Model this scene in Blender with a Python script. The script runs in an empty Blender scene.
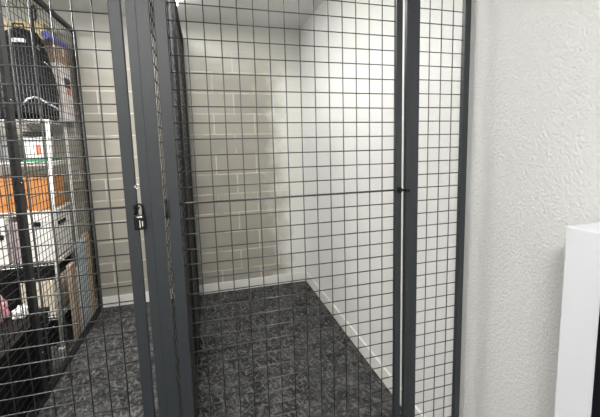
import bpy, bmesh, math, random
from mathutils import Vector, Matrix, noise
random.seed(7)
SC = bpy.context.scene
COL = SC.collection

# ------------------------------------------------------------------ materials
def lin(c):
    def f(v):
        v /= 255.0
        return v/12.92 if v <= .04045 else ((v+.055)/1.055)**2.4
    return (f(c[0]), f(c[1]), f(c[2]), 1)

def new_mat(name):
    m = bpy.data.materials.new(name); m.use_nodes = True
    nt = m.node_tree
    return m, nt, nt.nodes['Principled BSDF']

def N(nt, typ, **kw):
    n = nt.nodes.new(typ)
    for k, v in kw.items():
        if hasattr(n, k): setattr(n, k, v)
        else: n.inputs[k].default_value = v
    return n

def mix_col(nt, fac, a, b):
    n = nt.nodes.new('ShaderNodeMix'); n.data_type = 'RGBA'
    for sock, v in ((n.inputs[0], fac), (n.inputs[6], a), (n.inputs[7], b)):
        if hasattr(v, 'is_linked'): nt.links.new(v, sock)
        else: sock.default_value = v
    return n.outputs[2]

def simple(name, rgb, rough=.5, metal=0, var=.08, scale=30, bump=0, bscale=200, spec=.5):
    m, nt, b = new_mat(name)
    tc = N(nt, 'ShaderNodeTexCoord')
    nz = N(nt, 'ShaderNodeTexNoise'); nz.inputs['Scale'].default_value = scale
    nt.links.new(tc.outputs['Object'], nz.inputs['Vector'])
    c = lin(rgb)
    lo = tuple(v*(1-var) for v in c[:3])+(1,); hi = tuple(min(1, v*(1+var)) for v in c[:3])+(1,)
    nt.links.new(mix_col(nt, nz.outputs['Fac'], lo, hi), b.inputs['Base Color'])
    b.inputs['Roughness'].default_value = rough; b.inputs['Metallic'].default_value = metal
    b.inputs['Specular IOR Level'].default_value = spec
    if bump:
        n2 = N(nt, 'ShaderNodeTexNoise'); n2.inputs['Scale'].default_value = bscale; n2.inputs['Detail'].default_value = 4
        nt.links.new(tc.outputs['Object'], n2.inputs['Vector'])
        bp = N(nt, 'ShaderNodeBump'); bp.inputs['Strength'].default_value = bump; bp.inputs['Distance'].default_value = .004
        nt.links.new(n2.outputs['Fac'], bp.inputs['Height']); nt.links.new(bp.outputs['Normal'], b.inputs['Normal'])
    return m

def mat_plaster():
    m, nt, b = new_mat('white_textured_plaster')
    tc = N(nt, 'ShaderNodeTexCoord')
    n1 = N(nt, 'ShaderNodeTexNoise'); n1.inputs['Scale'].default_value = 116; n1.inputs['Detail'].default_value = 3; n1.inputs['Roughness'].default_value = .55
    n2 = N(nt, 'ShaderNodeTexNoise'); n2.inputs['Scale'].default_value = 3; n2.inputs['Detail'].default_value = 5
    for n in (n1, n2): nt.links.new(tc.outputs['Object'], n.inputs['Vector'])
    rp = N(nt, 'ShaderNodeValToRGB'); rp.color_ramp.elements[0].position = .40; rp.color_ramp.elements[1].position = .62
    nt.links.new(n1.outputs['Fac'], rp.inputs['Fac'])
    bp = N(nt, 'ShaderNodeBump'); bp.inputs['Strength'].default_value = .55; bp.inputs['Distance'].default_value = .006
    nt.links.new(rp.outputs['Color'], bp.inputs['Height']); nt.links.new(bp.outputs['Normal'], b.inputs['Normal'])
    nt.links.new(mix_col(nt, n2.outputs['Fac'], lin((226, 226, 223)), lin((235, 235, 233))), b.inputs['Base Color'])
    b.inputs['Roughness'].default_value = .6
    return m

def mat_block():
    m, nt, b = new_mat('painted_concrete_block')
    tc = N(nt, 'ShaderNodeTexCoord')
    sp = N(nt, 'ShaderNodeSeparateXYZ'); nt.links.new(tc.outputs['Object'], sp.inputs[0])
    cb = N(nt, 'ShaderNodeCombineXYZ')
    ax = N(nt, 'ShaderNodeMath', operation='ADD'); ax.inputs[1].default_value = BLK_X
    az = N(nt, 'ShaderNodeMath', operation='ADD'); az.inputs[1].default_value = BLK_Z
    nt.links.new(sp.outputs['X'], ax.inputs[0]); nt.links.new(sp.outputs['Z'], az.inputs[0])
    nt.links.new(ax.outputs[0], cb.inputs['X']); nt.links.new(az.outputs[0], cb.inputs['Y'])
    # wobble the joints a little
    nw = N(nt, 'ShaderNodeTexNoise'); nw.inputs['Scale'].default_value = 14; nw.inputs['Detail'].default_value = 3
    nt.links.new(tc.outputs['Object'], nw.inputs['Vector'])
    vm = N(nt, 'ShaderNodeVectorMath', operation='MULTIPLY_ADD')
    vm.inputs[1].default_value = (.012, .012, 0)
    nt.links.new(nw.outputs['Color'], vm.inputs[0]); nt.links.new(cb.outputs[0], vm.inputs[2])
    br = N(nt, 'ShaderNodeTexBrick'); br.offset = .5; br.squash = 1
    br.inputs['Scale'].default_value = 1
    br.inputs['Brick Width'].default_value = .389; br.inputs['Row Height'].default_value = .1945
    br.inputs['Mortar Size'].default_value = .0085; br.inputs['Mortar Smooth'].default_value = .7; br.inputs['Bias'].default_value = 0
    br.inputs['Color1'].default_value = lin((166, 162, 150)); br.inputs['Color2'].default_value = lin((150, 146, 136))
    br.inputs['Mortar'].default_value = lin((200, 197, 187))
    nt.links.new(vm.outputs[0], br.inputs['Vector'])
    # patchy joint visibility
    n3 = N(nt, 'ShaderNodeTexNoise'); n3.inputs['Scale'].default_value = 4.5; n3.inputs['Detail'].default_value = 4
    nt.links.new(tc.outputs['Object'], n3.inputs['Vector'])
    r3 = N(nt, 'ShaderNodeValToRGB'); r3.color_ramp.elements[0].position = .34; r3.color_ramp.elements[1].position = .52
    nt.links.new(n3.outputs['Fac'], r3.inputs['Fac'])
    body = mix_col(nt, n3.outputs['Fac'], lin((154, 150, 139)), lin((168, 164, 153)))
    col = mix_col(nt, r3.outputs['Color'], body, br.outputs['Color'])
    # white paint lapped over from the side wall onto the last blocks
    pa = N(nt, 'ShaderNodeMapRange'); pa.inputs['From Min'].default_value = .62; pa.inputs['From Max'].default_value = .84
    n4 = N(nt, 'ShaderNodeTexNoise'); n4.inputs['Scale'].default_value = 6; n4.inputs['Detail'].default_value = 6
    nt.links.new(tc.outputs['Object'], n4.inputs['Vector'])
    ad = N(nt, 'ShaderNodeMath', operation='MULTIPLY_ADD'); ad.inputs[1].default_value = .35
    nt.links.new(n4.outputs['Fac'], ad.inputs[0]); 
    ad2 = N(nt, 'ShaderNodeMath', operation='SUBTRACT'); ad2.inputs[1].default_value = .17
    nt.links.new(sp.outputs['X'], ad.inputs[2]); nt.links.new(ad.outputs[0], ad2.inputs[0])
    nt.links.new(ad2.outputs[0], pa.inputs['Value'])
    col = mix_col(nt, pa.outputs['Result'], col, lin((226, 226, 220)))
    # fades to an even, whiter tone towards the top of the wall
    pz = N(nt, 'ShaderNodeMapRange'); pz.inputs['From Min'].default_value = 2.1; pz.inputs['From Max'].default_value = 2.4
    ad3 = N(nt, 'ShaderNodeMath', operation='MULTIPLY_ADD'); ad3.inputs[1].default_value = .3
    nt.links.new(n4.outputs['Fac'], ad3.inputs[0]); nt.links.new(sp.outputs['Z'], ad3.inputs[2])
    ad4 = N(nt, 'ShaderNodeMath', operation='SUBTRACT'); ad4.inputs[1].default_value = .15
    nt.links.new(ad3.outputs[0], ad4.inputs[0]); nt.links.new(ad4.outputs[0], pz.inputs['Value'])
    col = mix_col(nt, pz.outputs['Result'], col, lin((196, 195, 188)))
    nt.links.new(col, b.inputs['Base Color'])
    b.inputs['Roughness'].default_value = .48
    bh = N(nt, 'ShaderNodeTexNoise'); bh.inputs['Scale'].default_value = 60; bh.inputs['Detail'].default_value = 4
    nt.links.new(tc.outputs['Object'], bh.inputs['Vector'])
    sb = N(nt, 'ShaderNodeMath', operation='MULTIPLY_ADD'); sb.inputs[1].default_value = -.6
    nt.links.new(br.outputs['Fac'], sb.inputs[0]); nt.links.new(bh.outputs['Fac'], sb.inputs[2])
    bp = N(nt, 'ShaderNodeBump'); bp.inputs['Strength'].default_value = .25; bp.inputs['Distance'].default_value = .006
    nt.links.new(sb.outputs[0], bp.inputs['Height']); nt.links.new(bp.outputs['Normal'], b.inputs['Normal'])
    return m
BLK_X = 0.0; BLK_Z = 0.0
def set_block(x, z):
    global BLK_X, BLK_Z
    BLK_X, BLK_Z = x, z
set_block(-.315+.389*10, -1.98+.1945*12)

def mat_carpet():
    m, nt, b = new_mat('mottled_grey_carpet')
    tc = N(nt, 'ShaderNodeTexCoord')
    # warped, leaf-like flecks over broad blotches
    wn = N(nt, 'ShaderNodeTexNoise'); wn.inputs['Scale'].default_value = 9; wn.inputs['Detail'].default_value = 2
    nt.links.new(tc.outputs['Object'], wn.inputs['Vector'])
    wv = N(nt, 'ShaderNodeVectorMath', operation='MULTIPLY_ADD'); wv.inputs[1].default_value = (.045, .045, .045)
    nt.links.new(wn.outputs['Color'], wv.inputs[0]); nt.links.new(tc.outputs['Object'], wv.inputs[2])
    fl = []
    for rot, sc in ((1.75, (16, 62, 1)), (.75, (17, 64, 1)), (2.5, (16, 60, 1))):
        mp = N(nt, 'ShaderNodeMapping', vector_type='TEXTURE'); mp.inputs['Rotation'].default_value = (0, 0, rot); mp.inputs['Scale'].default_value = tuple(1/v for v in sc)
        nt.links.new(wv.outputs[0], mp.inputs['Vector'])
        nn = N(nt, 'ShaderNodeTexNoise'); nn.inputs['Scale'].default_value = 1; nn.inputs['Detail'].default_value = 2
        nt.links.new(mp.outputs[0], nn.inputs['Vector'])
        rr = N(nt, 'ShaderNodeValToRGB'); rr.color_ramp.elements[0].position = .53; rr.color_ramp.elements[1].position = .63
        nt.links.new(nn.outputs['Fac'], rr.inputs['Fac']); fl.append(rr.outputs['Color'])
    big = N(nt, 'ShaderNodeTexNoise'); big.inputs['Scale'].default_value = 7; big.inputs['Detail'].default_value = 4
    nt.links.new(tc.outputs['Object'], big.inputs['Vector'])
    rb = N(nt, 'ShaderNodeValToRGB'); rb.color_ramp.elements[0].position = .36; rb.color_ramp.elements[1].position = .64
    nt.links.new(big.outputs['Fac'], rb.inputs['Fac'])
    c = mix_col(nt, rb.outputs['Color'], lin((38, 38, 38)), lin((72, 72, 71)))
    for f, colr in zip(fl, ((116, 115, 114), (108, 107, 106), (24, 24, 25))):
        mm = N(nt, 'ShaderNodeMath', operation='MULTIPLY'); mm.inputs[1].default_value = .7
        nt.links.new(f, mm.inputs[0])
        c = mix_col(nt, mm.outputs[0], c, lin(colr))
    nt.links.new(c, b.inputs['Base Color'])
    b.inputs['Roughness'].default_value = .95; b.inputs['Specular IOR Level'].default_value = .15
    fb = N(nt, 'ShaderNodeTexNoise'); fb.inputs['Scale'].default_value = 350; fb.inputs['Detail'].default_value = 2
    nt.links.new(tc.outputs['Object'], fb.inputs['Vector'])
    bp = N(nt, 'ShaderNodeBump'); bp.inputs['Strength'].default_value = .5; bp.inputs['Distance'].default_value = .004
    nt.links.new(fb.outputs['Fac'], bp.inputs['Height']); nt.links.new(bp.outputs['Normal'], b.inputs['Normal'])
    return m

def mat_emit(name, rgb, s):
    m, nt, b = new_mat(name)
    b.inputs['Base Color'].default_value = lin(rgb)
    b.inputs['Emission Color'].default_value = lin(rgb); b.inputs['Emission Strength'].default_value = s
    return m

M = dict(
    plaster=mat_plaster(), block=mat_block(), carpet=mat_carpet(),
    ceiling=simple('ceiling_paint', (222, 222, 220), .8, var=.02, scale=4),
    base=simple('baseboard_paint', (226, 225, 219), .45, var=.03, scale=8),
    steel=simple('charcoal_powder_coat', (48, 52, 56), .45, var=.05, scale=60, bump=.05, bscale=500),
    wire=simple('charcoal_wire_coat', (38, 40, 43), .38, var=.05, scale=60, spec=1),
    dark=simple('black_powder_coat', (22, 23, 25), .45, var=.06, scale=60),
    black=simple('black_plastic', (11, 11, 12), .6, var=.1, scale=40, spec=.25),
    latch=simple('black_lock_body', (15, 16, 17), .45, var=.1, scale=60, spec=.3),
    chrome=simple('bright_steel', (205, 205, 205), .25, metal=1, var=.04),
    white=simple('white_laminate', (228, 229, 234), .35, var=.015, scale=6),
    glass=simple('black_glass_panel', (24, 25, 30), .12, var=.05),
    lampbody=simple('white_lamp_body', (235, 235, 235), .4, var=.02),
    lamp=mat_emit('lamp_diffuser', (255, 253, 248), 24),
    shelf=simple('white_shelf_enamel', (226, 224, 218), .4, var=.03),
    fabric=simple('black_nylon', (17, 17, 19), .85, var=.2, scale=50, bump=.4, bscale=300, spec=.25),
    strap=simple('grey_strap', (196, 196, 198), .6, var=.08),
    card=simple('brown_cardboard', (162, 136, 114), .8, var=.08, scale=20),
    cardpale=simple('pale_carton', (222, 214, 210), .7, var=.05, scale=10),
    yellow=simple('yellow_carton', (222, 200, 152), .7, var=.06, scale=10),
    blue=simple('blue_mat', (112, 114, 180), .7, var=.06, scale=30),
    orange=simple('orange_plastic', (188, 128, 74), .45, var=.06, scale=15),
    whitebox=simple('white_box_plastic', (228, 225, 220), .5, var=.03),
    mauve=simple('mauve_box', (164, 150, 150), .6, var=.06),
    cream=simple('cream_carton', (222, 210, 190), .7, var=.05),
    tub=simple('white_tub', (232, 234, 230), .4, var=.03),
    green=simple('green_tray', (54, 128, 86), .5, var=.06),
    red=simple('red_label', (222, 112, 84), .5, var=.08),
    grey=simple('grey_tub', (128, 130, 130), .5, var=.05),
    pink=simple('pink_cloth', (206, 150, 160), .85, var=.12, scale=25),
    cloth=simple('white_cloth', (232, 230, 226), .85, var=.06, scale=25),
    brownboard=simple('brown_board', (176, 156, 138), .7, var=.14, scale=25),
    whiteboard=simple('white_board', (222, 220, 216), .6, var=.05),
    blueboard=simple('pale_blue_board', (190, 200, 208), .6, var=.12, scale=20),
    tan=simple('tan_board', (206, 186, 154), .7, var=.1),
    photo=simple('dark_print', (60, 60, 64), .5, var=.5, scale=60),
)

# ------------------------------------------------------------------ mesh helpers
def box(bm, x0, x1, y0, y1, z0, z1, bev=0, seg=2):
    r = bmesh.ops.create_cube(bm, size=1)
    vs = r['verts']
    for v in vs:
        v.co = Vector(((x0+x1)/2+v.co.x*(x1-x0), (y0+y1)/2+v.co.y*(y1-y0), (z0+z1)/2+v.co.z*(z1-z0)))
    if bev:
        es = list({e for v in vs for e in v.link_edges})
        r2 = bmesh.ops.bevel(bm, geom=es, offset=bev, segments=seg, affect='EDGES', profile=.6)
        vs = list({v for f in r2['faces'] for v in f.verts} | {v for v in vs if v.is_valid})
    return vs

def rod(bm, a, b, r, n=8):
    a, b = Vector(a), Vector(b); d = (b-a).normalized()
    u = d.orthogonal().normalized(); w = d.cross(u)
    ra, rb = [], []
    for k in range(n):
        t = 2*math.pi*(k+.5)/n; o = u*math.cos(t)*r+w*math.sin(t)*r
        ra.append(bm.verts.new(a+o)); rb.append(bm.verts.new(b+o))
    for k in range(n):
        f = bm.faces.new((ra[k], ra[(k+1) % n], rb[(k+1) % n], rb[k])); f.smooth = True
    bm.faces.new(ra[::-1]); bm.faces.new(rb)

def tube(bm, pts, r, n=8):
    pts = [Vector(p) for p in pts]; rings = []
    up = None
    for i, p in enumerate(pts):
        d = (pts[min(i+1, len(pts)-1)]-pts[max(i-1, 0)]).normalized()
        u = d.orthogonal().normalized() if up is None else (up-d*up.dot(d)).normalized()
        up = u; w = d.cross(u)
        rings.append([bm.verts.new(p+(u*math.cos(2*math.pi*k/n)+w*math.sin(2*math.pi*k/n))*r) for k in range(n)])
    for A, B in zip(rings, rings[1:]):
        for k in range(n):
            f = bm.faces.new((A[k], A[(k+1) % n], B[(k+1) % n], B[k])); f.smooth = True
    bm.faces.new(rings[0][::-1]); bm.faces.new(rings[-1])

def obj(name, bm, mat, parent=None, smooth=False):
    bmesh.ops.recalc_face_normals(bm, faces=bm.faces)
    if parent is not None:
        t = Vector((0, 0, 0)); p = parent
        while p is not None: t += p.location; p = p.parent
        bmesh.ops.translate(bm, verts=bm.verts, vec=-t)
        loc = Vector((0, 0, 0))
    else:
        xs = [v.co for v in bm.verts]
        loc = Vector(((min(c.x for c in xs)+max(c.x for c in xs))/2, (min(c.y for c in xs)+max(c.y for c in xs))/2, min(c.z for c in xs)))
        if name.split('_')[0] in ('wall', 'floor', 'ceiling', 'baseboard'): loc = Vector((0, 0, 0))
        bmesh.ops.translate(bm, verts=bm.verts, vec=-loc)
    me = bpy.data.meshes.new(name); bm.to_mesh(me); bm.free()
    me.materials.append(mat)
    if smooth:
        for p in me.polygons: p.use_smooth = True
    o = bpy.data.objects.new(name, me); COL.objects.link(o)
    o.location = loc
    if parent is not None: o.parent = parent
    return o

def tag(o, label, cat, group=None):
    o['label'] = label; o['category'] = cat
    if group: o['group'] = group
    return o

def thing(name, label, cat, loc=(0, 0, 0), group=None):
    o = bpy.data.objects.new(name, None); COL.objects.link(o); o.location = loc
    o.empty_display_size = .1
    return tag(o, label, cat, group)

def part(name, mat, parent, fn, label=None, smooth=False):
    bm = bmesh.new(); fn(bm)
    o = obj(name, bm, mat, parent, smooth)
    if label: o['label'] = label
    return o

def struct(name, mat, *b, bev=0):
    bm = bmesh.new(); box(bm, *b, bev=bev)
    o = obj(name, bm, mat); o['kind'] = 'structure'
    return o

# ------------------------------------------------------------------ room shell
XL, XR, YB, YF, ZC = -2.7, .996, 3.778, -1.7, 2.618
struct('floor', M['carpet'], XL-.1, XR+.1, YF-.1, YB+.1, -.1, 0)
struct('ceiling', M['ceiling'], XL-.1, XR+.1, YF-.1, YB+.1, ZC, ZC+.1)
struct('wall_right', M['plaster'], XR, XR+.1, YF-.1, YB+.1, 0, ZC)
struct('wall_back', M['block'], XL, XR, YB, YB+.1, 0, ZC)
struct('wall_left', M['plaster'], XL-.1, XL, YF-.1, YB+.1, 0, ZC)
struct('wall_front', M['plaster'], XL, XR, YF-.1, YF, 0, ZC)
struct('baseboard_back', M['base'], XL, XR-.012, YB-.012, YB, 0, .101, bev=.003)
struct('baseboard_right', M['base'], XR-.012, XR, 1.275, YB-.012, 0, .101, bev=.003)

# ------------------------------------------------------------------ cage
YP = 1.238            # plane of the front wires
FD0, FD1 = 1.228, 1.248   # depth of the front frames
ZT = 2.47
def V0(x):            # left edge of a member whose seen outline starts at x in the wire plane
    return x*((FD1 if x > 0 else FD0)+YP)/2/YP
def V1(x):
    return x*((FD0 if x > 0 else FD1)+YP)/2/YP
WR = .0019

def grid(bm, axis, const, u0, u1, z0, z1, uoff, zoff, skip=None):
    """welded wire: uprights and level wires at 50 mm"""
    P = .05
    k = math.ceil((u0+.004-uoff)/P)
    while uoff+k*P < u1-.004:
        u = uoff+k*P
        if axis == 'x': rod(bm, (u, const+.0022, z0), (u, const+.0022, z1), WR, 6)
        else: rod(bm, (const-.0022, u, z0), (const-.0022, u, z1), WR, 6)
        k += 1
    k = math.ceil((z0+.004-zoff)/P)
    while zoff+k*P < z1-.004:
        z = zoff+k*P
        if skip is None or abs(z-skip) > .02:
            if axis == 'x': rod(bm, (u0, const-.0018, z), (u1, const-.0018, z), WR, 6)
            else: rod(bm, (const+.0018, u0, z), (const+.0018, u1, z), WR, 6)
        k += 1

ZROD = 1.31
def mesh_door(label, x0, x1, s0, s1, uoff, zoff):
    """x0..x1 outer width, s0/s1 stile widths"""
    t = thing('wire_mesh_door', label, 'door', ((x0+x1)/2, YP, 0), 'wire mesh doors in the cage front')
    a1, c0 = V1(x0+s0), V0(x1-s1)
    x0, x1 = V0(x0), V1(x1); s0, s1 = a1-x0, x1-c0
    st = M['steel']
    part('stile', st, t, lambda b: box(b, x0, x0+s0, FD0, FD1, .012, ZT, .002))
    part('stile', st, t, lambda b: box(b, x1-s1, x1, FD0, FD1, .012, ZT, .002))
    part('top_rail', st, t, lambda b: box(b, x0+s0, x1-s1, FD0, FD1, ZT-.03, ZT, .002))
    part('bottom_rail', st, t, lambda b: box(b, x0+s0, x1-s1, FD0, FD1, .012, .042, .002))
    part('wire_mesh', M['wire'], t, lambda b: grid(b, 'x', YP, x0+s0-.004, x1-s1+.004, .04, ZT-.028, uoff, zoff, ZROD))
    part('cross_rod', M['wire'], t, lambda b: rod(b, (x0+s0-.004, YP-.002, ZROD), (x1-s1+.004, YP-.002, ZROD), .0034, 10))
    return t

d_right = mesh_door('wide wire mesh door in the middle, charcoal frame, empty carpeted cage behind', -.1150, .7009, .035, .030, -.0267, 1.86)
d_left = mesh_door('wire mesh door at the left with a padlock on its frame edge, shelves behind', -1.0, -.1998, .030, .0345, -.3248, 1.8648)

# latch of the right door: a black bolt on the stile reaching into the jamb
lb = part('latch', M['latch'], d_right, lambda b: (box(b, .680, .694, 1.217, 1.2285, 1.300, 1.322, .003),
     rod(b, (.684, 1.217, 1.312), (.716, 1.217, 1.310), .0045, 10)))
def knob(b):
    rod(b, (.706, 1.222, 1.310), (.706, 1.202, 1.310), .0065, 12)
    box(b, .708, .726, 1.212, 1.222, 1.302, 1.314, .003)
part('latch_knob', M['latch'], lb, knob)
# hinge plate between the post and the hanging stile
def hinge(b, z):
    rod(b, (-.1195, 1.2245, z-.03), (-.1195, 1.2245, z+.03), .0035, 12)
    box(b, -.1195, -.108, 1.2235, 1.2285, z-.028, z+.028)
for z in (.35, 1.297, 2.2):
    part('hinge', M['dark'], d_right, lambda b: hinge(b, z))

# padlock and its staple on the left door edge
part('staple', M['chrome'], d_left, lambda b: (
    [tube(b, [(-.195+.0065*math.cos(a), 1.224, 1.372+.0065*math.sin(a)) for a in [k*math.pi/8 for k in range(17)]], .0016, 8),
     rod(b, (-.2005, 1.232, 1.372), (-.2005, 1.222, 1.372), .003, 8)]), 'small bright steel ring')
hs = part('hasp', M['latch'], d_left, lambda b: (box(b, -.212, -.198, 1.2205, 1.2285, 1.302, 1.318, .002), box(b, -.202, -.193, 1.2195, 1.2275, 1.304, 1.312, .002)))
PX, PZ = -.194, 1.243
pl = thing('padlock', 'small black padlock hanging on the latch at the edge of the left mesh door', 'padlock', (PX, 1.212, PZ))
def shackle(b):
    pts = [(PX-.0105, 1.213, PZ+.045)]
    pts += [(PX-.0105, 1.213, PZ+.06)]
    pts += [(PX-.0105*math.cos(a), 1.213, PZ+.066+.012*math.sin(a)) for a in [k*math.pi/10 for k in range(11)]]
    pts += [(PX+.0105, 1.213, PZ+.06), (PX+.0105, 1.213, PZ+.04)]
    tube(b, pts, .0034, 8)
part('shackle', M['latch'], pl, shackle)
part('lock_body', M['latch'], pl, lambda b: box(b, PX-.0155, PX+.0155, 1.2035, 1.2225, PZ, PZ+.046, .004))
part('collar', M['chrome'], pl, lambda b: box(b, PX-.006, PX+.009, 1.202, 1.2045, PZ+.037, PZ+.042, .0008), 'bright steel strip')
part('dial_marks', M['cloth'], pl, lambda b: [box(b, PX+.000+.007*k, PX+.0022+.007*k, 1.2028, 1.2040, PZ+.008+.003*k, PZ+.030-.003*k) for k in range(2)], 'white marks')

# posts and fixed narrow panel
def post(name, label, x0, x1, xg, cat='post'):
    x0 = V0(x0)
    if x1 < 0: x1 = V1(x1)
    t = thing(name, label, cat, ((x0+x1)/2, YP, 0))
    part('tube', M['steel'], t, lambda b: (box(b, x0, xg-.0001, FD0-.002, FD1-.003, 0, ZT, .0006), box(b, xg+.0001, x1, FD0-.002, FD1, 0, ZT, .0006)))
    part('cap', M['black'], t, lambda b: box(b, x0, x1, FD0-.003, FD1+.001, ZT, ZT+.006, .001))
    return t
post('door_post', 'wide charcoal steel post between the left door and the middle mesh door', -.1889, -.1266, -.162)
post('door_post', 'charcoal steel post right of the middle door, receiving its black latch', .7115, .7413, .7264)

p = thing('wire_mesh_panel', 'narrow fixed wire mesh panel against the right wall', 'panel', (.866, YP, 0))
part('stile', M['steel'], p, lambda b: box(b, .7419, V1(.7713), FD0, FD1, 0, ZT, .002))
part('stile', M['steel'], p, lambda b: box(b, V0(.9560), V1(.9900), FD0, FD1, 0, ZT, .002))
part('top_rail', M['steel'], p, lambda b: box(b, V1(.7713), V0(.9582), FD0, FD1, ZT-.03, ZT, .002))
part('bottom_rail', M['steel'], p, lambda b: box(b, V1(.7713), V0(.9582), FD0, FD1, 0, .03, .002))
part('wire_mesh', M['wire'], p, lambda b: grid(b, 'x', YP, .7650, .9640, .028, ZT-.028, .8156, 1.9634))
for z in (.1, 2.25):
    part('wall_bracket', M['steel'], p, lambda b: box(b, .985, .9955, FD0+.006, FD1-.006, z, z+.04, .001))

# partitions running back to the block wall
def partition(label, xc, y0, ym, y1, front, h=.015):
    t = thing('wire_mesh_partition', label, 'partition', (xc, (y0+y1)/2, 0), 'mesh partitions running to the back wall')
    dk = M['dark']
    if front: part('post', dk, t, lambda b: box(b, xc-h, xc+h, y0, y0+.03, 0, ZT, .002))
    part('post', dk, t, lambda b: box(b, xc-h, xc+h, ym-.03, ym+.03, 0, ZT, .002))
    part('post', dk, t, lambda b: box(b, xc-h, xc+h, y1-.03, y1, 0, ZT, .002))
    ya = y0+.03 if front else y0
    part('top_rail', dk, t, lambda b: [box(b, xc-h, xc+h, a, c, ZT-.03, ZT, .002) for a, c in ((ya, ym-.03), (ym+.03, y1-.03))])
    part('bottom_rail', dk, t, lambda b: [box(b, xc-h, xc+h, a, c, .004, .034, .002) for a, c in ((ya, ym-.03), (ym+.03, y1-.03))])
    part('wire_mesh', dk, t, lambda b: [grid(b, 'y', xc, a, c, .03, ZT-.028, .012, 1.853) for a, c in ((ya-.002, ym-.028), (ym+.028, y1-.028))])
    part('bolt', M['chrome'], t, lambda b: [rod(b, (xc+h-.001, ym, z), (xc+h+.004, ym, z), .005, 8) for z in (.3, .75, 1.3, 1.75, 2.2)])
    return t
partition('dark mesh partition seen edge-on beside the wide middle post, running to the back wall', -.138, 1.265, 2.62, 3.764, False, .020)
partition('dark mesh partition at far left, in front of the loaded white shelves', -.985, 1.262, 2.45, 3.764, True)

# ------------------------------------------------------------------ ceiling lights
def ceiling_light(label, x0, x1, y0, y1, power):
    t = thing('ceiling_light', label, 'light', ((x0+x1)/2, (y0+y1)/2, ZC), 'white ceiling lights')
    part('housing', M['lampbody'], t, lambda b: box(b, x0, x1, y0, y1, ZC-.03, ZC, .003))
    part('diffuser', M['lamp'], t, lambda b: box(b, x0+.008, x1-.008, y0+.008, y1-.008, ZC-.062, ZC-.03, .006))
    L = bpy.data.lights.new('ceiling_lamp', 'AREA'); L.shape = 'RECTANGLE'
    L.size = x1-x0; L.size_y = y1-y0; L.energy = power; L.color = (1, .99, .972)
    o = bpy.data.objects.new('ceiling_lamp', L); COL.objects.link(o)
    o.location = ((x0+x1)/2, (y0+y1)/2, ZC-.066)
    return t
ceiling_light('white ceiling light just above the edge-on partition, its end touching the top of the frame', -.27, -.115, 1.42, 3.235, 26)
ceiling_light('white ceiling light over the aisle in front of the cage doors', -.65, -.05, -1.1, -.5, 42)
ceiling_light('white ceiling light over the shelves at far left, outside the frame', -1.95, -1.45, 2.0, 2.5, 45)

# ------------------------------------------------------------------ white cabinet at the right
CX = .86
cab = thing('cabinet', 'white cabinet with a black front panel against the right wall, lower right corner', 'cabinet', (.93, .3, 0))
CY0, CY1, CZ = -.25, .692, 1.273
part('body', M['white'], cab, lambda b: (box(b, CX, .990, CY0, CY1, 0, CZ, .003)))
part('front_panel', M['glass'], cab, lambda b: box(b, CX-.003, CX+.01, CY0+.09, CY1-.098, .08, CZ-.075, .002), 'glossy black panel')

# ------------------------------------------------------------------ white shelf unit and its load
SX0, SX1, SY1 = -2.25, -1.088, 3.63
def FY(z): return 3.075+.122*z          # the front posts lean back towards the top
LEV = [.25, .655, 1.03, 1.39, 1.70]
sh = thing('shelving_unit', 'white wire shelving unit behind the left partition, loaded with boxes', 'shelf', ((SX0+SX1)/2, 3.4, 0))
for x in (SX0, SX1):
    for ya, yb in ((FY(0), FY(1.69)), (SY1, SY1)):
        part('post', M['shelf'], sh, lambda b: (rod(b, (x, ya, .012), (x, yb, 1.694), .0135, 12), rod(b, (x, ya, 0), (x, ya, .014), .018, 12)))
for z in LEV:
    SY0 = FY(z)
    def deck(b):
        for y in (SY0, SY1): rod(b, (SX0, y, z-.006), (SX1, y, z-.006), .006); rod(b, (SX0, y, z-.026), (SX1, y, z-.026), .004)
        for x in (SX0, SX1): rod(b, (x, SY0, z-.006), (x, SY1, z-.006), .006); rod(b, (x, SY0, z-.026), (x, SY1, z-.026), .004)
        k = SX0+.025
        while k < SX1: rod(b, (k, SY0, z-.003), (k, SY1, z-.003), .003, 6); k += .025
        k = 0
        while SX0+.05*k < SX1:
            for y in (SY0, SY1): rod(b, (SX0+.05*k, y, z-.006), (SX0+.05*k+.025, y, z-.026), .002, 5)
            k += 1
        k = 0
        while SY0+.05*k < SY1:
            rod(b, (SX1, SY0+.05*k, z-.006), (SX1, SY0+.05*k+.025, z-.026), .002, 5); k += 1
    part('wire_shelf', M['shelf'], sh, deck)

def carton(name, label, cat, mat, x0, x1, y0, y1, z0, z1, group=None, tape=None):
    t = thing(name, label, cat, ((x0+x1)/2, (y0+y1)/2, z0), group)
    part('body', mat, t, lambda b: box(b, x0, x1, y0, y1, z0, z1-.004, .003))
    g = .003
    part('flap', mat, t, lambda b: box(b, x0, x1, y0, (y0+y1)/2-g/2, z1-.004, z1, .001))
    part('flap', mat, t, lambda b: box(b, x0, x1, (y0+y1)/2+g/2, y1, z1-.004, z1, .001))
    if tape:
        part('tape', tape, t, lambda b: (box(b, x1, x1+.0008, (y0+y1)/2-.02, (y0+y1)/2+.02, z1-.07, z1+.0002), box(b, x0, x1+.0008, (y0+y1)/2-.02, (y0+y1)/2+.02, z1, z1+.0008)))
    return t

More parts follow.
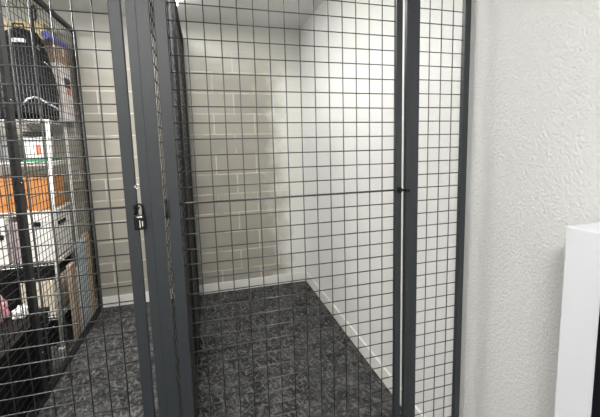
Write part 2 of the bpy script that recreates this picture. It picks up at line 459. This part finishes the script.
def bin_(name, label, cat, mat, x0, x1, y0, y1, z0, z1, taper=.02, lid=None, group=None, ribs=0):
    """open tapered bin, with rim (and lid)"""
    t = thing(name, label, cat, ((x0+x1)/2, (y0+y1)/2, z0), group)
    def body(b):
        def ring(i, z, k): return [b.verts.new(Vector(c)) for c in ((x0+i+k, y0+i+k, z), (x1-i-k, y0+i+k, z), (x1-i-k, y1-i-k, z), (x0+i+k, y1-i-k, z))]
        o0 = ring(taper, z0, 0); o1 = ring(0, z1, 0); i1 = ring(.004, z1, 0); i0 = ring(taper+.004, z0+.006, 0)
        for A, B in ((o0, o1), (o1, i1), (i1, i0)):
            for k in range(4): b.faces.new((A[k], A[(k+1) % 4], B[(k+1) % 4], B[k]))
        b.faces.new(o0[::-1]); b.faces.new(i0)
        for r in range(ribs):
            u = (r+.7)/(ribs+.4)
            x = x0+(x1-x0)*u; box(b, x-.004, x+.004, y0-.001+taper*.4, y0+.012+taper*.4, z0+.03, z1-.02, .001)
            y = y0+(y1-y0)*u; box(b, x1-.012-taper*.4, x1+.001-taper*.4, y-.004, y+.004, z0+.03, z1-.02, .001)
    part('body', mat, t, body)
    part('rim', mat, t, lambda b: [box(b, *q, .002) for q in ((x0-.006, x1+.006, y0-.006, y0+.004, z1-.014, z1+.002), (x0-.006, x1+.006, y1-.004, y1+.006, z1-.014, z1+.002), (x0-.006, x0+.004, y0+.004, y1-.004, z1-.014, z1+.002), (x1-.004, x1+.006, y0+.004, y1-.004, z1-.014, z1+.002))])
    if lid:
        part('lid', lid, t, lambda b: (box(b, x0-.009, x1+.009, y0-.009, y1+.009, z1+.0025, z1+.014, .004), box(b, x0+.03, x1-.03, y0+.03, y1-.03, z1+.013, z1+.020, .004)))
    return t

# floor level
bin_('storage_bin', 'black bin on the floor under the lowest white shelf', 'bin', M['black'], -1.62, -1.13, 3.125, 3.58, 0, .185, .02, M['black'])
bin_('storage_tote', 'large black tote on the floor in front of the white shelves, bottom left', 'bin', M['black'], -1.62, -1.022, 1.95, 2.74, 0, .45, .015, M['black'], M['black'])
def crumple(name, label, cat, mat, c, s, seed):
    bm = bmesh.new(); bmesh.ops.create_icosphere(bm, subdivisions=4, radius=1)
    for v in bm.verts:
        d = v.co.normalized()
        n = noise.noise(d*2.3+Vector((seed, 0, 0)))*.35+abs(noise.noise(d*5+Vector((0, seed, 0))))*-.3
        q = d*(1+n)
        z = max(q.z, -.35)
        v.co = Vector((c[0]+q.x*s[0], c[1]+q.y*s[1], c[2]+(z+.35)*s[2]))
    return tag(obj(name, bm, mat, None, True), label, cat)
crumple('pink_cloth', 'crumpled pink cloth lying on the large black tote', 'cloth', M['pink'], (-1.235, 2.62, .471), (.05, .08, .10), 1.3)
crumple('white_cloth', 'crumpled white cloth on the black tote, right of the pink cloth', 'cloth', M['cloth'], (-1.125, 2.64, .471), (.042, .07, .045), 4.1)
crumple('black_bag', 'soft black bag slumped on the black tote, left of the pink cloth', 'bag', M['fabric'], (-1.36, 2.6, .471), (.06, .09, .09), 7.7)

# first shelf
carton('carton', 'cream carton on the lowest shelf under a black case', 'box', M['cream'], -1.325, -1.112, 3.13, 3.55, LEV[0], .515)
def case(label, x0, x1, y0, y1, z0, z1):
    t = thing('carry_case', label, 'case', ((x0+x1)/2, (y0+y1)/2, z0))
    zm = z0+(z1-z0)*.6
    part('shell', M['black'], t, lambda b: box(b, x0, x1, y0, y1, z0, zm-.001, .008))
    part('lid', M['black'], t, lambda b: box(b, x0, x1, y0, y1, zm+.001, z1, .008))
    xm = (x0+x1)/2
    part('handle', M['black'], t, lambda b: tube(b, [(xm-.05, y0+.002, zm-.02), (xm-.045, y0-.018, zm-.02), (xm+.045, y0-.018, zm-.02), (xm+.05, y0+.002, zm-.02)], .005))
    return t
case('black case lying on the cream carton on the lowest shelf', -1.335, -1.112, 3.14, 3.55, .516, .618)
bin_('storage_bin', 'black bin on the lowest shelf, left of the cream carton', 'bin', M['black'], -1.46, -1.35, 3.14, 3.55, LEV[0], .575, .008, M['black'])
carton('carton', 'white carton at the left end of the lowest shelf', 'box', M['whitebox'], -1.70, -1.485, 3.14, 3.55, LEV[0], .60)

# second shelf: file boxes with black grips
def file_box(label, mat, x0, x1, z1):
    y0, y1, z0 = 3.185, 3.605, LEV[1]
    t = thing('file_box', label, 'box', ((x0+x1)/2, (y0+y1)/2, z0), 'storage boxes on the second shelf')
    part('body', mat, t, lambda b: box(b, x0, x1, y0, y1, z0, z1-.05, .003))
    part('lid', mat, t, lambda b: box(b, x0-.004, x1+.004, y0-.004, y1+.004, z1-.05, z1, .004))
    return t, x0, x1, y0, z1
t, a, c, y0, z1 = file_box('white box with black grips on the second shelf, rightmost of the row', M['whitebox'], -1.268, -1.108, .995)
part('grip', M['black'], t, lambda b: box(b, -1.215, -1.172, y0-.007, y0+.003, .918, .952, .003), 'black grip')
part('grip', M['black'], t, lambda b: box(b, c-.003, c+.008, 3.33, 3.48, .897, .925, .004), 'black grip')
file_box('dull mauve box between two white boxes on the second shelf', M['mauve'], -1.375, -1.28, .955)
t, a, c, y0, z1 = file_box('white box left of the mauve box on the second shelf', M['whitebox'], -1.56, -1.388, .985)
part('grip', M['black'], t, lambda b: box(b, -1.44, -1.405, y0-.007, y0+.003, .84, .875, .003), 'black grip')

# third shelf: orange bins
bin_('plastic_bin', 'orange bin on the third shelf next to the right shelf post', 'bin', M['orange'], -1.258, -1.115, 3.225, 3.56, LEV[2], 1.275, .004, None, 'orange bins on the third shelf', 5)
bin_('plastic_bin', 'orange bin at the left end of the third shelf', 'bin', M['orange'], -1.56, -1.30, 3.225, 3.56, LEV[2], 1.275, .004, None, 'orange bins on the third shelf', 7)

# fourth shelf
tag_t = thing('serving_tray', 'green tray on the fourth shelf under a white tub', 'tray', (-1.18, 3.4, LEV[3]))
q4 = (-1.262, -1.106, 3.26, 3.55)
part('base', M['green'], tag_t, lambda b: box(b, *q4, LEV[3], LEV[3]+.008, .002))
part('rim', M['green'], tag_t, lambda b: [box(b, *q, .001) for q in ((q4[0], q4[1], 3.26, 3.266, LEV[3]+.008, LEV[3]+.024), (q4[1]-.006, q4[1], 3.266, 3.55, LEV[3]+.008, LEV[3]+.024), (q4[0], q4[0]+.006, 3.266, 3.55, LEV[3]+.008, LEV[3]+.024), (q4[0]+.006, q4[1]-.006, 3.544, 3.55, LEV[3]+.008, LEV[3]+.024))])
tb = bin_('plastic_tub', 'white tub with a red label on the fourth shelf', 'tub', M['tub'], -1.248, -1.135, 3.275, 3.48, LEV[3]+.0085, 1.555, .003, M['tub'])
part('paper_label', M['red'], tb, lambda b: box(b, -1.178, -1.148, 3.2735, 3.2772, LEV[3]+.055, LEV[3]+.125), 'red label')
case('slim black case lying on the white tub with the red label', -1.255, -1.125, 3.28, 3.48, 1.5765, 1.612)
bin_('plastic_tub', 'grey tub at the left end of the fourth shelf', 'tub', M['grey'], -1.55, -1.30, 3.27, 3.52, LEV[3], 1.53, .012, M['grey'])

# top shelf
bp_ = thing('backpack', 'black backpack with pale bands on the top shelf, left of the cartons', 'bag', (-1.28, 3.35, LEV[4]))
BX, BY = -1.228, 3.385
def pack(b):
    box(b, BX-.19, BX+.19, BY-.105, BY+.105, LEV[4], 2.36)
    bmesh.ops.subdivide_edges(b, edges=b.edges[:], cuts=6, use_grid_fill=True)
    for v in b.verts:
        u = (v.co.x-BX)/.19; w = (v.co.y-BY)/.105; h = (v.co.z-LEV[4])/.66
        tp = 1-.48*max(0, h-.35)/.65-.08*max(0, .12-h)/.12
        rx = .19*tp*(1-.12*abs(w)**3); ry = .105*tp*(1-.15*abs(u)**3)
        n = noise.noise(v.co*9)*.012
        v.co.x = BX+u*rx+n; v.co.y = BY+w*ry+n
        v.co.z = LEV[4]+max(0, (h*.66 - .05*max(0, h-.8)/.2*(u*u+w*w)*.5 + (n if h > .02 else 0)))
part('body', M['fabric'], bp_, pack, smooth=True)
part('front_pocket', M['fabric'], bp_, lambda b: box(b, BX-.14, BX+.13, BY-.145, BY-.07, LEV[4]+.03, 2.0, .03, 4), smooth=True)
part('top_handle', M['fabric'], bp_, lambda b: tube(b, [(BX-.03, BY-.02, 2.33), (BX-.03, BY-.03, 2.385), (BX+.03, BY-.03, 2.385), (BX+.03, BY-.02, 2.33)], .008))
part('reflective_band', M['strap'], bp_, lambda b: tube(b, [(BX+.02, BY-.152, 1.80), (BX+.05, BY-.153, 1.84), (BX+.085, BY-.150, 1.852), (BX+.12, BY-.138, 1.845), (BX+.155, BY-.115, 1.815), (BX+.192, BY-.06, 1.785), (BX+.198, BY+.03, 1.765)], .0075), 'pale grey band')
part('name_tag', M['strap'], bp_, lambda b: box(b, BX-.03, BX+.05, BY-.09, BY-.055, 2.245, 2.272, .002), 'pale grey patch')
part('side_strap', M['strap'], bp_, lambda b: tube(b, [(BX+.136, BY-.045, 2.12), (BX+.146, BY-.02, 2.11), (BX+.152, BY+.02, 2.09)], .007), 'pale grey strap')
part('buckle', M['chrome'], bp_, lambda b: tube(b, [(BX+.118, BY-.04+.022*math.cos(a), 2.22+.02*math.sin(a)) for a in [k*math.pi/8 for k in range(17)]], .006), 'bright ring')

wc = carton('carton', 'white carton with a dark picture on its side, top shelf behind the backpack', 'box', M['cardpale'], -1.42, -1.035, 3.505, 3.74, LEV[4], 2.15)
part('picture', M['photo'], wc, lambda b: box(b, -1.0352, -1.0338, 3.56, 3.70, 1.97, 2.05), 'dark printed picture')
part('picture', M['red'], wc, lambda b: box(b, -1.0352, -1.0338, 3.60, 3.69, 1.925, 1.962), 'red printed spots')
carton('carton', 'brown carton stacked on the white carton on the top shelf', 'box', M['card'], -1.40, -1.040, 3.51, 3.735, 2.1505, 2.29, None, M['cardpale'])
carton('carton', 'yellowish carton on the brown carton, highest of the stack on the top shelf', 'box', M['yellow'], -1.40, -1.125, 3.52, 3.74, 2.291, 2.45)
rl = thing('rolled_mat', 'blue rolled mat lying on the brown carton beside the yellowish carton', 'mat', (-1.075, 3.5, 2.2907))
def spiral(b):
    pr = []
    n = 60
    for k in range(n+1):
        a = k/n*5*2*math.pi; r = .008+.0235*k/n
        pr.append((r*math.cos(a), r*math.sin(a)))
    zc = 2.3235
    def R(y, off): return [b.verts.new((-1.068+x*(1+off/max(.01, math.hypot(x, z))), y, zc+z*(1+off/max(.01, math.hypot(x, z))))) for x, z in pr]
    A, B, C, D = R(3.36, 0), R(3.745, 0), R(3.36, -.003), R(3.745, -.003)
    for k in range(n):
        b.faces.new((A[k], A[k+1], B[k+1], B[k])); b.faces.new((C[k], D[k], D[k+1], C[k+1]))
        b.faces.new((A[k], C[k], C[k+1], A[k+1])); b.faces.new((B[k], B[k+1], D[k+1], D[k]))
    b.faces.new((A[0], B[0], D[0], C[0])); b.faces.new((A[n], C[n], D[n], B[n]))
part('roll', M['blue'], rl, spiral)

# hook on the partition mesh
HX = -1.000
hk = thing('hook', 'black hook with a short strap hung on the partition mesh above the backpack', 'hook', (HX, 2.97, 2.25))
def hookm(b):
    Y, Z = 2.985, 2.375
    pts = [(HX, Y-.028, Z-.03)]
    pts += [(HX+.006*math.sin(a), Y-.028*math.cos(a), Z+.026*math.sin(a)) for a in [k*math.pi/8 for k in range(9)]]
    pts += [(HX, Y+.03, Z-.035), (HX, Y+.01, Z-.055)]
    tube(b, pts, .0075, 8)
part('loop', M['latch'], hk, hookm)
part('strap', M['fabric'], hk, lambda b: box(b, HX-.004, HX+.004, 2.942, 2.968, 2.22, 2.352, .002))

# boards leaning between the shelf and the partition
def board(name, label, mat, y0, y1, z1, x0=-1.046, x1=-1.016):
    bm = bmesh.new(); box(bm, x0, x1, y0, y1, 0, z1, .003)
    for v in bm.verts: v.co.x += 0.004*(v.co.z/z1)
    return tag(obj(name, bm, mat), label, 'board', 'boards standing beside the shelving unit')
board('leaning_board', 'brown board standing nearest the front post of the white shelves', M['brownboard'], 3.18, 3.285, .60)
board('leaning_board', 'white board standing between the brown and pale blue boards', M['whiteboard'], 3.30, 3.40, .52)
board('leaning_board', 'pale blue board standing between the white and tan boards', M['blueboard'], 3.415, 3.58, .72)
board('leaning_board', 'tan board standing nearest the back wall beside the shelves', M['tan'], 3.595, 3.70, .74)

# ------------------------------------------------------------------ camera
f, px, py = 372.7352, 321.1536, 189.8983
yaw, pitch, roll = .3025, .1288, -.0201
cy, sy, cp, sp = math.cos(yaw), math.sin(yaw), math.cos(pitch), math.sin(pitch)
fwd = Vector((sy*cp, cy*cp, -sp)); r = Vector((cy, -sy, 0)); u = r.cross(fwd)
c, s = math.cos(roll), math.sin(roll)
right = r*c+u*s; up = u*c-r*s
cd = bpy.data.cameras.new('camera'); cam = bpy.data.objects.new('camera', cd); COL.objects.link(cam)
cd.sensor_fit = 'HORIZONTAL'; cd.sensor_width = 36; cd.lens = f/600*36
cd.shift_x = -(px-300)/600; cd.shift_y = (py-208.5)/600; cd.clip_start = .02
mw = Matrix((right, up, -fwd)).transposed().to_4x4(); mw.translation = Vector((0, 0, 1.495))
cam.matrix_world = mw
SC.camera = cam

# ------------------------------------------------------------------ world and view
w = bpy.data.worlds.new('world'); SC.world = w; w.use_nodes = True
w.node_tree.nodes['Background'].inputs[0].default_value = (.9, .95, 1, 1)
w.node_tree.nodes['Background'].inputs[1].default_value = .1
vs = SC.view_settings
vs.view_transform = 'Standard'; vs.look = 'None'; vs.gamma = 1; vs.use_curve_mapping = False
vs.exposure = 0.12
